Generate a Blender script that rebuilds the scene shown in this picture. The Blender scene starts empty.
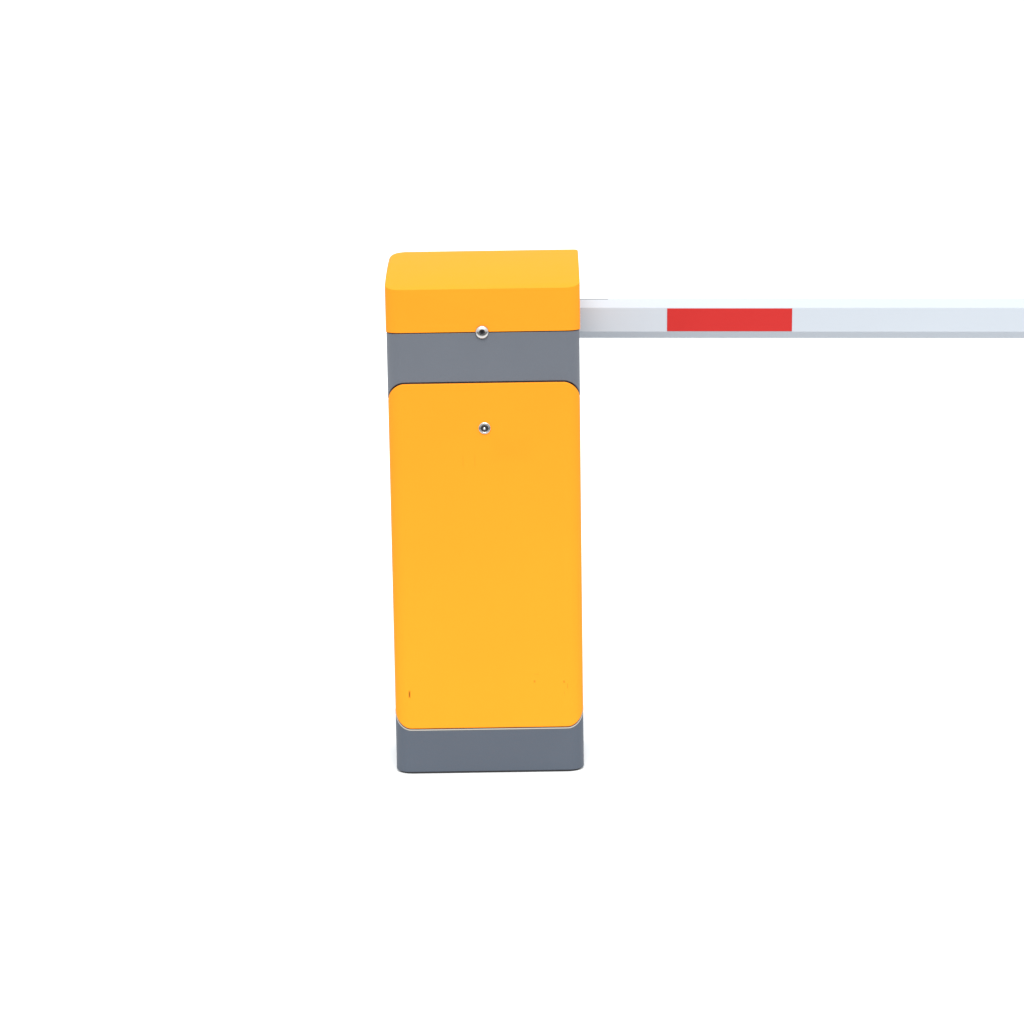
import bpy, bmesh, math, random
from mathutils import Matrix, Vector
random.seed(4)
S = bpy.context.scene
COL = S.collection

# ------------------------------------------------------------------ camera
PITCH, ROLL, YAW = math.radians(10.717), math.radians(0.8755), math.radians(-0.069)
cy, sy = math.cos(YAW), math.sin(YAW)
fwd = Vector((sy*math.cos(PITCH), cy*math.cos(PITCH), -math.sin(PITCH)))
right = Vector((cy, -sy, 0)); up = right.cross(fwd)
r2 = right*math.cos(ROLL) - up*math.sin(ROLL); u2 = up*math.cos(ROLL) + right*math.sin(ROLL)
cd = bpy.data.cameras.new('camera'); cam = bpy.data.objects.new('camera', cd); COL.objects.link(cam)
cam.matrix_world = Matrix.Translation((0.0572, -5.0, 1.4722)) @ Matrix((r2, u2, -fwd)).transposed().to_4x4()
cd.sensor_width = 36; cd.lens = 36*2600/1024; cd.clip_end = 2000; cd.clip_start = 0.05
S.camera = cam

# ------------------------------------------------------------------ white overcast daylight
w = bpy.data.worlds.new('World'); S.world = w; w.use_nodes = True
nt = w.node_tree; nt.nodes.clear()
wo = nt.nodes.new('ShaderNodeOutputWorld'); bg = nt.nodes.new('ShaderNodeBackground')
tc = nt.nodes.new('ShaderNodeTexCoord'); sp = nt.nodes.new('ShaderNodeSeparateXYZ')
mr = nt.nodes.new('ShaderNodeMapRange'); mr.inputs[1].default_value = -1; mr.inputs[2].default_value = 1
cr = nt.nodes.new('ShaderNodeValToRGB')
nt.links.new(tc.outputs['Generated'], sp.inputs[0]); nt.links.new(sp.outputs[2], mr.inputs[0])
nt.links.new(mr.outputs[0], cr.inputs[0]); nt.links.new(cr.outputs[0], bg.inputs[0]); nt.links.new(bg.outputs[0], wo.inputs[0])
e = cr.color_ramp.elements
e[0].position = 0.470; e[0].color = (0.05, 0.05, 0.055, 1)
e[1].position = 0.490; e[1].color = (0.62, 0.635, 0.65, 1)
e2 = e.new(0.62); e2.color = (0.64, 0.665, 0.69, 1)
e3 = e.new(1.0); e3.color = (1.0, 1.03, 1.05, 1)
bg.inputs[1].default_value = 1.75

sd = bpy.data.lights.new('sun', 'SUN'); sd.energy = 2.9; sd.angle = math.radians(40); sd.color = (1, .985, .96)
sun = bpy.data.objects.new('sun', sd); COL.objects.link(sun)
sun.rotation_euler = Vector((0.04, -1.0, 0.95)).to_track_quat('Z', 'Y').to_euler()

S.view_settings.view_transform = 'Standard'; S.view_settings.look = 'None'
S.view_settings.exposure = 0; S.view_settings.gamma = 1; S.view_settings.use_curve_mapping = False
S.render.engine = 'CYCLES'

# ------------------------------------------------------------------ materials
def material(name, col, rough=0.5, spec=0.3, metal=0.0, var=0.03, scale=6.0, bump=0.0, bscale=400.0, coat=0.0, marks=()):
    m = bpy.data.materials.new(name); m.use_nodes = True
    n, l = m.node_tree.nodes, m.node_tree.links
    b = n['Principled BSDF']; t = n.new('ShaderNodeTexCoord')
    b.inputs['Roughness'].default_value = rough; b.inputs['Metallic'].default_value = metal
    b.inputs['Specular IOR Level'].default_value = spec
    b.inputs['Coat Weight'].default_value = coat; b.inputs['Coat Roughness'].default_value = 0.15
    ns = n.new('ShaderNodeTexNoise'); ns.inputs['Scale'].default_value = scale; ns.inputs['Detail'].default_value = 5
    l.new(t.outputs['Object'], ns.inputs['Vector'])
    mx = n.new('ShaderNodeMix'); mx.data_type = 'RGBA'
    mx.inputs[6].default_value = (*[max(0, c*(1-var)) for c in col], 1); mx.inputs[7].default_value = (*[min(1, c*(1+var)) for c in col], 1)
    l.new(ns.outputs['Fac'], mx.inputs[0]); out = mx.outputs[2]
    if marks:      # small chips and scuffs in the paint: boxes in x/z, (x, z, half width, half height, strength)
        sx = n.new('ShaderNodeSeparateXYZ'); l.new(t.outputs['Object'], sx.inputs[0])
        def mth(op, a, c):
            q = n.new('ShaderNodeMath'); q.operation = op
            for i, v in enumerate((a, c)):
                if isinstance(v, (int, float)): q.inputs[i].default_value = v
                elif v is not None: l.new(v, q.inputs[i])
            return q.outputs[0]
        for (x, z, hw, hh, st, colr) in marks:
            dx = mth('DIVIDE', mth('ABSOLUTE', mth('SUBTRACT', sx.outputs[0], x), None), hw)
            dz = mth('DIVIDE', mth('ABSOLUTE', mth('SUBTRACT', sx.outputs[2], z), None), hh)
            k = mth('SUBTRACT', 1.0, mth('MAXIMUM', mth('POWER', dx, 2), mth('POWER', dz, 2)))
            k = mth('MULTIPLY', mth('MAXIMUM', k, 0.0), st)
            m2 = n.new('ShaderNodeMix'); m2.data_type = 'RGBA'; l.new(k, m2.inputs[0]); l.new(out, m2.inputs[6])
            m2.inputs[7].default_value = (*colr, 1); out = m2.outputs[2]
    l.new(out, b.inputs['Base Color'])
    rr = n.new('ShaderNodeMapRange'); rr.inputs[3].default_value = rough*0.9; rr.inputs[4].default_value = min(1, rough*1.12)
    l.new(ns.outputs['Fac'], rr.inputs[0]); l.new(rr.outputs[0], b.inputs['Roughness'])
    if bump:
        nb = n.new('ShaderNodeTexNoise'); nb.inputs['Scale'].default_value = bscale; nb.inputs['Detail'].default_value = 2
        l.new(t.outputs['Object'], nb.inputs['Vector'])
        bp = n.new('ShaderNodeBump'); bp.inputs['Strength'].default_value = bump; bp.inputs['Distance'].default_value = 0.0004
        l.new(nb.outputs['Fac'], bp.inputs['Height']); l.new(bp.outputs[0], b.inputs['Normal'])
    return m

BR = (0.10, 0.045, 0.006)
ORANGE = (0.80, 0.257, 0.017)
M = dict(
    orange=material('orange_powder_coat', ORANGE, 0.5, 0.02, bump=0.25, coat=0.0),
    door=material('orange_door_paint', ORANGE, 0.5, 0.02, bump=0.25, marks=(
        (-0.1574, 0.1617, 0.0022, 0.0085, 0.9, BR), (0.0908, 0.1845, 0.0024, 0.003, 0.45, BR),
        (0.1492, 0.1830, 0.0022, 0.003, 0.45, BR), (0.1560, 0.1740, 0.0012, 0.0060, 0.30, BR), (0.095, 0.199, 0.006, 0.0014, 0.12, BR),
        (-0.043, 0.629, 0.0022, 0.016, 0.08, BR), (-0.020, 0.629, 0.0022, 0.016, 0.08, BR), (0.052, 0.652, 0.045, 0.028, 0.035, BR),
        (0.150, 0.160, 0.0012, 0.0040, 0.15, BR))),
    grey=material('grey_powder_coat', (0.106, 0.116, 0.136), 0.5, 0.25, bump=0.3, var=0.05),
    plinth=material('dark_grey_powder_coat', (0.064, 0.077, 0.099), 0.5, 0.25, bump=0.3, var=0.05),
    alu=material('anodised_aluminium', (0.418, 0.450, 0.492), 0.55, 0.12, bump=0.1, var=0.02),
    red=material('red_reflective_film', (0.43, 0.019, 0.017), 0.35, 0.3, bump=0.2, bscale=900),
    chrome=material('polished_steel', (0.56, 0.55, 0.53), 0.24, 0.5, metal=1),
    steel=material('dark_steel', (0.10, 0.09, 0.09), 0.3, 0.5, metal=1),
    black=material('black_rubber', (0.02, 0.02, 0.022), 0.7, 0.3),
    strip_grey=material('grey_top_strip', (0.10, 0.10, 0.10), 0.7, 0.2),
    edge_highlight=material('pale_edge_highlight', (0.33, 0.325, 0.30), 0.6, 0.3),
    white=material('white_paper', (0.75, 0.75, 0.75), 0.9, 0.1, var=0.005),
    ground=material('unseen_dark_ground', (0.05, 0.05, 0.052), 0.9, 0.2, var=0.3, scale=40),
)

# ------------------------------------------------------------------ helpers
def link(name, bm, mat, parent=None, bevel=0, seg=2, angle=30, smooth=True):
    bmesh.ops.remove_doubles(bm, verts=bm.verts, dist=1e-6)
    bmesh.ops.recalc_face_normals(bm, faces=bm.faces)
    me = bpy.data.meshes.new(name); bm.to_mesh(me); bm.free(); me.materials.append(M[mat])
    if smooth:
        for p in me.polygons: p.use_smooth = True
        me.set_sharp_from_angle(angle=math.radians(angle))
    o = bpy.data.objects.new(name, me); COL.objects.link(o); o.parent = parent
    if bevel:
        b = o.modifiers.new('edge', 'BEVEL'); b.width = bevel; b.segments = seg; b.limit_method = 'ANGLE'
        b.angle_limit = math.radians(angle); b.harden_normals = True
    return o

def lathe(bm, prof, c, n=40, sides_last=None):
    """prof: (radius, outward distance) round the -y axis at point c"""
    rings = []
    for r, d in prof:
        if r <= 1e-6: rings.append([bm.verts.new((c[0], c[1]-d, c[2]))]); continue
        rings.append([bm.verts.new((c[0]+r*math.cos(2*math.pi*k/n), c[1]-d, c[2]+r*math.sin(2*math.pi*k/n))) for k in range(n)])
    for a, b in zip(rings, rings[1:]):
        for k in range(n):
            k2 = (k+1) % n
            if len(a) == 1 and len(b) == 1: continue
            if len(b) == 1: bm.faces.new((a[k], a[k2], b[0]))
            elif len(a) == 1: bm.faces.new((a[0], b[k], b[k2]))
            else: bm.faces.new((a[k], a[k2], b[k2], b[k]))
    return bm

def box(bm, x0, x1, y0, y1, z0, z1):
    v = [bm.verts.new((x, y, z)) for z in (z0, z1) for y in (y0, y1) for x in (x0, x1)]
    for f in ((0,1,3,2), (4,6,7,5), (0,4,5,1), (2,3,7,6), (0,2,6,4), (1,5,7,3)): bm.faces.new([v[i] for i in f])

HW, DP, RF, RB = 0.1876, 0.25, 0.030, 0.032       # half width, depth, front and back corner radius
PR = 0.0340                                        # corner radius of the door in elevation
Z_TOP, Z_PT, Z_PB = 0.8795, 0.7812, 0.0905         # top of the grey housing, top and bottom of the door
GAP = 0.0025

def front_path(side_len, n=14):
    """(x, y, nx, ny, dx) along the front, from the left side round to the right side"""
    P = []
    for y in (side_len, (side_len+RF)/2, RF): P.append((-HW, y, -1, 0))
    for k in range(1, n+1):
        a = math.pi/2*k/n; P.append((-HW+RF-RF*math.cos(a), RF-RF*math.sin(a), -math.cos(a), -math.sin(a)))
    for k in range(1, 20):
        P.append((-HW+RF+(2*HW-2*RF)*k/20, 0, 0, -1))
    P += [(-p[0], p[1], -p[2], p[3]) for p in P[:13+4][::-1]]
    return P

def corner_drop(x, hw=HW):
    """how far the door outline has receded at x because of its rounded corners"""
    d = hw - abs(x)
    if d >= PR: return 0.0
    return PR - math.sqrt(max(0, PR*PR - (PR-max(0, d))**2))

def sheet(bm, path, zlo, zhi, o_out, o_in, closed=False, rows=1):
    G = []
    for off in (o_out, o_in):
        g = []
        for (x, y, nx, ny) in path:
            a, b = zlo(x), zhi(x)
            g.append([bm.verts.new((x+nx*off, y+ny*off, a+(b-a)*j/rows)) for j in range(rows+1)])
        G.append(g)
    N = len(path); R = range(N if closed else N-1)
    for i in R:
        k = (i+1) % N
        for j in range(rows):
            bm.faces.new((G[0][i][j], G[0][k][j], G[0][k][j+1], G[0][i][j+1]))
            bm.faces.new((G[1][i][j], G[1][i][j+1], G[1][k][j+1], G[1][k][j]))
        bm.faces.new((G[0][i][0], G[1][i][0], G[1][k][0], G[0][k][0]))
        bm.faces.new((G[0][i][-1], G[0][k][-1], G[1][k][-1], G[1][i][-1]))
    if not closed:
        for i in (0, N-1):
            for j in range(rows):
                bm.faces.new((G[0][i][j], G[0][i][j+1], G[1][i][j+1], G[1][i][j]))

def stations(n=10):
    """(y, half width) from front to back of the rounded plan"""
    st = []
    for k in range(n+1):
        a = math.pi/2*k/n; st.append((RF-RF*math.cos(a), HW-RF+RF*math.sin(a)))
    for k in range(1, 12): st.append((RF+(DP-RF-RB)*k/12, HW))
    for k in range(n+1):
        a = math.pi/2*k/n; st.append((DP-RB+RB*math.sin(a), HW-RB+RB*math.cos(a)))
    return st

def hull(bm, st, z0, ztop):
    """a body on the stations, flat below at z0, its top following ztop(y)"""
    R = []
    for s_ in st:
        y, a, b = s_[0], s_[1], s_[-1]
        R.append([bm.verts.new((x, y, z)) for x, z in ((-a, z0), (b, z0), (b, ztop(y)), (-a, ztop(y)))])
    for a, b in zip(R, R[1:]):
        for k in range(4):
            k2 = (k+1) % 4; bm.faces.new((a[k], a[k2], b[k2], b[k]))
    bm.faces.new(R[0]); bm.faces.new(R[-1][::-1])

# ------------------------------------------------------------------ setting
def plane(name, x0, x1, y0, y1, z, mat):
    bm = bmesh.new(); bm.faces.new([bm.verts.new(p) for p in ((x0,y0,z),(x1,y0,z),(x1,y1,z),(x0,y1,z))])
    o = link(name, bm, mat, smooth=False); o['kind'] = 'structure'; return o
plane('floor', -400, 400, -1.52, 600, -0.003, 'white')
plane('ground', -400, 400, -300, -1.51, -0.007, 'ground')  # unseen dark ground out of frame, added to darken the boom's underside

# ------------------------------------------------------------------ the barrier gate
gate = bpy.data.objects.new('barrier_gate', None); COL.objects.link(gate)
gate['label'] = 'orange and grey barrier gate cabinet with a white boom reaching right'
gate['category'] = 'barrier gate'

# grey housing: full-width rear body, recessed front core, front band above the door
SEAM = 0.050
bm = bmesh.new()
st = [(y, h) for y, h in stations() if y > SEAM+0.002]
hull(bm, [(SEAM, HW)] + st, Z_PB+PR-0.002, lambda y: Z_TOP-0.0002)
hull(bm, [(y+0.0072, h-0.0072) for y, h in stations() if y+0.0072 < SEAM-0.001] + [(SEAM-0.0004, HW-0.0072)], 0.02, lambda y: Z_TOP-0.004)
link('rear_body', bm, 'grey', gate, 0.0012).name = 'housing'
bm = bmesh.new()
sheet(bm, front_path(SEAM-0.0004), lambda x: Z_PT+GAP-corner_drop(x), lambda x: Z_TOP, 0, -0.0068, rows=1)
band = link('front_band', bm, 'grey', gate, 0.0014)

# plinth ring below the door
loop = front_path(SEAM)
stq = [(y, h) for y, h in stations() if y > SEAM+0.002]
n = 10; back = [(HW, y, 1, 0) for y in (0.09, 0.14, 0.18, DP-RB)]
for k in range(1, n+1):
    a = math.pi/2*k/n; back.append((HW-RB+RB*math.cos(a), DP-RB+RB*math.sin(a), math.cos(a), math.sin(a)))
back += [(-x, y, -nx, ny) for x, y, nx, ny in back[::-1]]
bm = bmesh.new()
sidez = Z_PB+PR-0.0046
G0 = loop + back
def ptop(x): return Z_PB-0.0046+corner_drop(x)
# the back keeps the side height: treat its points as lying at the extreme
bmv = []
for off in (0, -0.0068):
    g = []
    for idx, (x, y, nx, ny) in enumerate(G0):
        zt = ptop(x) if idx < len(loop) else sidez
        g.append([bm.verts.new((x+nx*off, y+ny*off, 0.0003)), bm.verts.new((x+nx*off, y+ny*off, zt))])
    bmv.append(g)
for i in range(len(G0)):
    k = (i+1) % len(G0); A, B = bmv
    bm.faces.new((A[i][0], A[k][0], A[k][1], A[i][1])); bm.faces.new((B[i][0], B[i][1], B[k][1], B[k][0]))
    bm.faces.new((A[i][1], A[k][1], B[k][1], B[i][1])); bm.faces.new((A[i][0], B[i][0], B[k][0], A[k][0]))
link('plinth', bm, 'plinth', gate, 0.0022, 3)
bm = bmesh.new()
hull(bm, [(y*0.985+0.002, h-0.0045) for y, h in stations()], -0.0027, lambda y: 0.006)
link('base_slab', bm, 'black', gate)  # recessed black slab, a thin dark line below the plinth

# cap with the sloping, slightly domed top
HW0 = HW
def cap_z(y):
    t = max(0, min(1, y/DP)); return 0.9642 + 0.0515*(1.42*t-0.42*t*t)
bm = bmesh.new()
def cap_half(y, rb):
    a = HW
    if y < RF: a = HW-RF+math.sqrt(max(0, RF*RF-(RF-y)**2))
    if y > DP-rb: a = HW-rb+math.sqrt(max(0, rb*rb-(y-DP+rb)**2))
    return a+0.0012
ys = sorted({round(RF-RF*math.cos(math.pi/2*k/12), 6) for k in range(13)} | {RF+(DP-RF-0.036)*k/10 for k in range(1, 10)} |
            {DP-0.036+0.036*math.sin(math.pi/2*k/20) for k in range(21)})
R = []
for y in ys:      # the long top edges are rounded, more towards the back and on the left
    a, b = cap_half(y, 0.022), cap_half(y, 0.008)+0.003*y/DP; z = cap_z(y); t = y/DP
    fl, fr = 0.0010+0.0135*t**1.5, 0.0010+0.001*t
    pts = [(-a, Z_TOP+0.0017), (b, Z_TOP+0.0017)]
    pts += [(b-fr+fr*math.cos(q), z-fr+fr*math.sin(q)) for q in (0, .52, 1.05, 1.5708)]
    pts += [(-a+fl-fl*math.sin(q), z-fl+fl*math.cos(q)) for q in (0, .26, .52, .785, 1.05, 1.31, 1.5708)]
    R.append([bm.verts.new((x, y*1.006-0.001, zz)) for x, zz in pts])
for p, q in zip(R, R[1:]):
    for k in range(len(p)): bm.faces.new((p[k], p[(k+1) % len(p)], q[(k+1) % len(p)], q[k]))
bm.faces.new(R[0]); bm.faces.new(R[-1][::-1])
cap = link('cap', bm, 'orange', gate, 0.0028, 3, 32)

# seam screw on the cap
bm = bmesh.new()
lathe(bm, [(0.0001, 0.0), (0.0135, 0.0), (0.0136, 0.0015), (0.0128, 0.0036), (0.0108, 0.0056), (0.0082, 0.0067), (0.0062, 0.0070), (0.0056, 0.0064), (0.0054, 0.001), (0.0001, 0.0008)], (-0.0013, 0.0002, 0.8805), 48)
scr = link('lock_screw', bm, 'chrome', cap, angle=50)
bm = bmesh.new()
lathe(bm, [(0.0050, 0.0012), (0.0050, 0.0044), (0.0028, 0.0044), (0.0026, 0.0016), (0.0001, 0.0014)], (-0.0013, 0.0002, 0.8805), 6)
link('screw_socket', bm, 'black', scr, smooth=False)

# door
bm = bmesh.new()
HD = HW
sheet(bm, front_path(SEAM-0.006), lambda x: Z_PB+corner_drop(x), lambda x: Z_PT-corner_drop(x), 0.0002, -0.0064, rows=8)
for v in bm.verts: v.co.y -= 0.0030; v.co.x *= 0.9972
door = link('door', bm, 'door', gate, 0.0026, 3, 40)
# pale lip under the door: plinth edge highlight painted as a strip
bm = bmesh.new()
sheet(bm, front_path(SEAM-0.008), lambda x: Z_PB-0.0044+corner_drop(x), lambda x: Z_PB-0.0019+corner_drop(x), 0.0004, -0.0060)
link('edge_highlight', bm, 'edge_highlight', gate)

LX, LZ = 0.0004, 0.6934
bm = bmesh.new()
lathe(bm, [(0.0001, 0.0), (0.0116, 0.0), (0.0116, 0.0018), (0.0114, 0.0023), (0.0108, 0.0027), (0.0088, 0.0030), (0.0080, 0.0026), (0.0078, 0.0006), (0.0001, 0.0005)], (LX, -0.0031, LZ), 48)
lock = link('lock', bm, 'chrome', door, angle=50)
bm = bmesh.new()
lathe(bm, [(0.0074, 0.0006), (0.0074, 0.0026), (0.0058, 0.0032), (0.0040, 0.0028), (0.0036, 0.0010), (0.0001, 0.0009)], (LX, -0.0031, LZ), 40)
link('key_barrel', bm, 'steel', lock, angle=50)
bm = bmesh.new()
lathe(bm, [(0.0030, 0.0010), (0.0030, 0.0022), (0.0020, 0.0032), (0.0001, 0.0036)], (LX-0.0004, -0.0031, LZ-0.0008), 24)
link('centre_pin', bm, 'chrome', lock, angle=50)

# arm drive behind the cabinet
AX, AZ = 0.02, 0.866
bm = bmesh.new(); lathe(bm, [(0.0001, -0.045), (0.034, -0.045), (0.034, 0.0), (0.0001, 0.0)], (AX, 0.249, AZ), 40)
link('drive_shaft', bm, 'steel', gate)

# boom : octagonal aluminium tube
bx0, bx1 = -0.13, 3.0
H, C, T = 0.0789, 0.0149, 0.050
sec = [(0, C), (0, H-C), (C, H), (T-C, H), (T, H-C), (T, C), (T-C, 0), (C, 0)]
boom_len = bx1-bx0
def octo(bm, x0, x1, grow=0.0):
    A = []
    for x in (x0, x1):
        A.append([bm.verts.new((x, (y-T/2)*(1+grow/T*2), (z-H/2)*(1+grow/H*2))) for y, z in sec])
    for k in range(8):
        k2 = (k+1) % 8; bm.faces.new((A[0][k], A[0][k2], A[1][k2], A[1][k]))
    bm.faces.new(A[0]); bm.faces.new(A[1][::-1])
bm = bmesh.new(); octo(bm, bx0, bx1)
boom = link('boom', bm, 'alu', gate, 0.0012, 2)
TH, PSI = math.radians(0.60), math.radians(-2.5)
boom.location = (0.195-0.195, 0.3235, 0.8705)
boom.rotation_euler = (0, TH, PSI)
for x0, x1 in ((bx0-0.006, bx0-0.0001), (bx1+0.0001, bx1+0.006)):
    bm = bmesh.new(); octo(bm, x0, x1, 0.0015); link('end_cap', bm, 'black', boom, 0.001)
bm = bmesh.new(); box(bm, 0.3745, 0.6285, -T/2-0.0009, -T/2+0.0002, -H/2+C-0.0001+0.0012, H/2-C-0.0012)
link('red_strip', bm, 'red', boom, 0.0004)
bm = bmesh.new(); box(bm, bx0, 0.60, -0.006, 0.006, H/2-0.001, H/2+0.0010)
for v in bm.verts:
    if v.co.x > 0.5 and v.co.z > H/2: v.co.z = H/2-0.0009
link('top_strip', bm, 'strip_grey', boom)  # thin grey strip on the boom's top, tapering to the right
# clamp holding the boom on the shaft, behind the cabinet
bm = bmesh.new()
box(bm, -0.085, 0.115, -T/2-0.010, -T/2-0.0004, -0.046, 0.046)
box(bm, -0.085, 0.115, -T/2-0.0004, T/2+0.004, H/2+0.0019, H/2+0.007)
box(bm, -0.085, 0.115, -T/2-0.0004, T/2+0.004, -H/2-0.007, -H/2-0.0004)
link('arm_clamp', bm, 'steel', boom, 0.001)
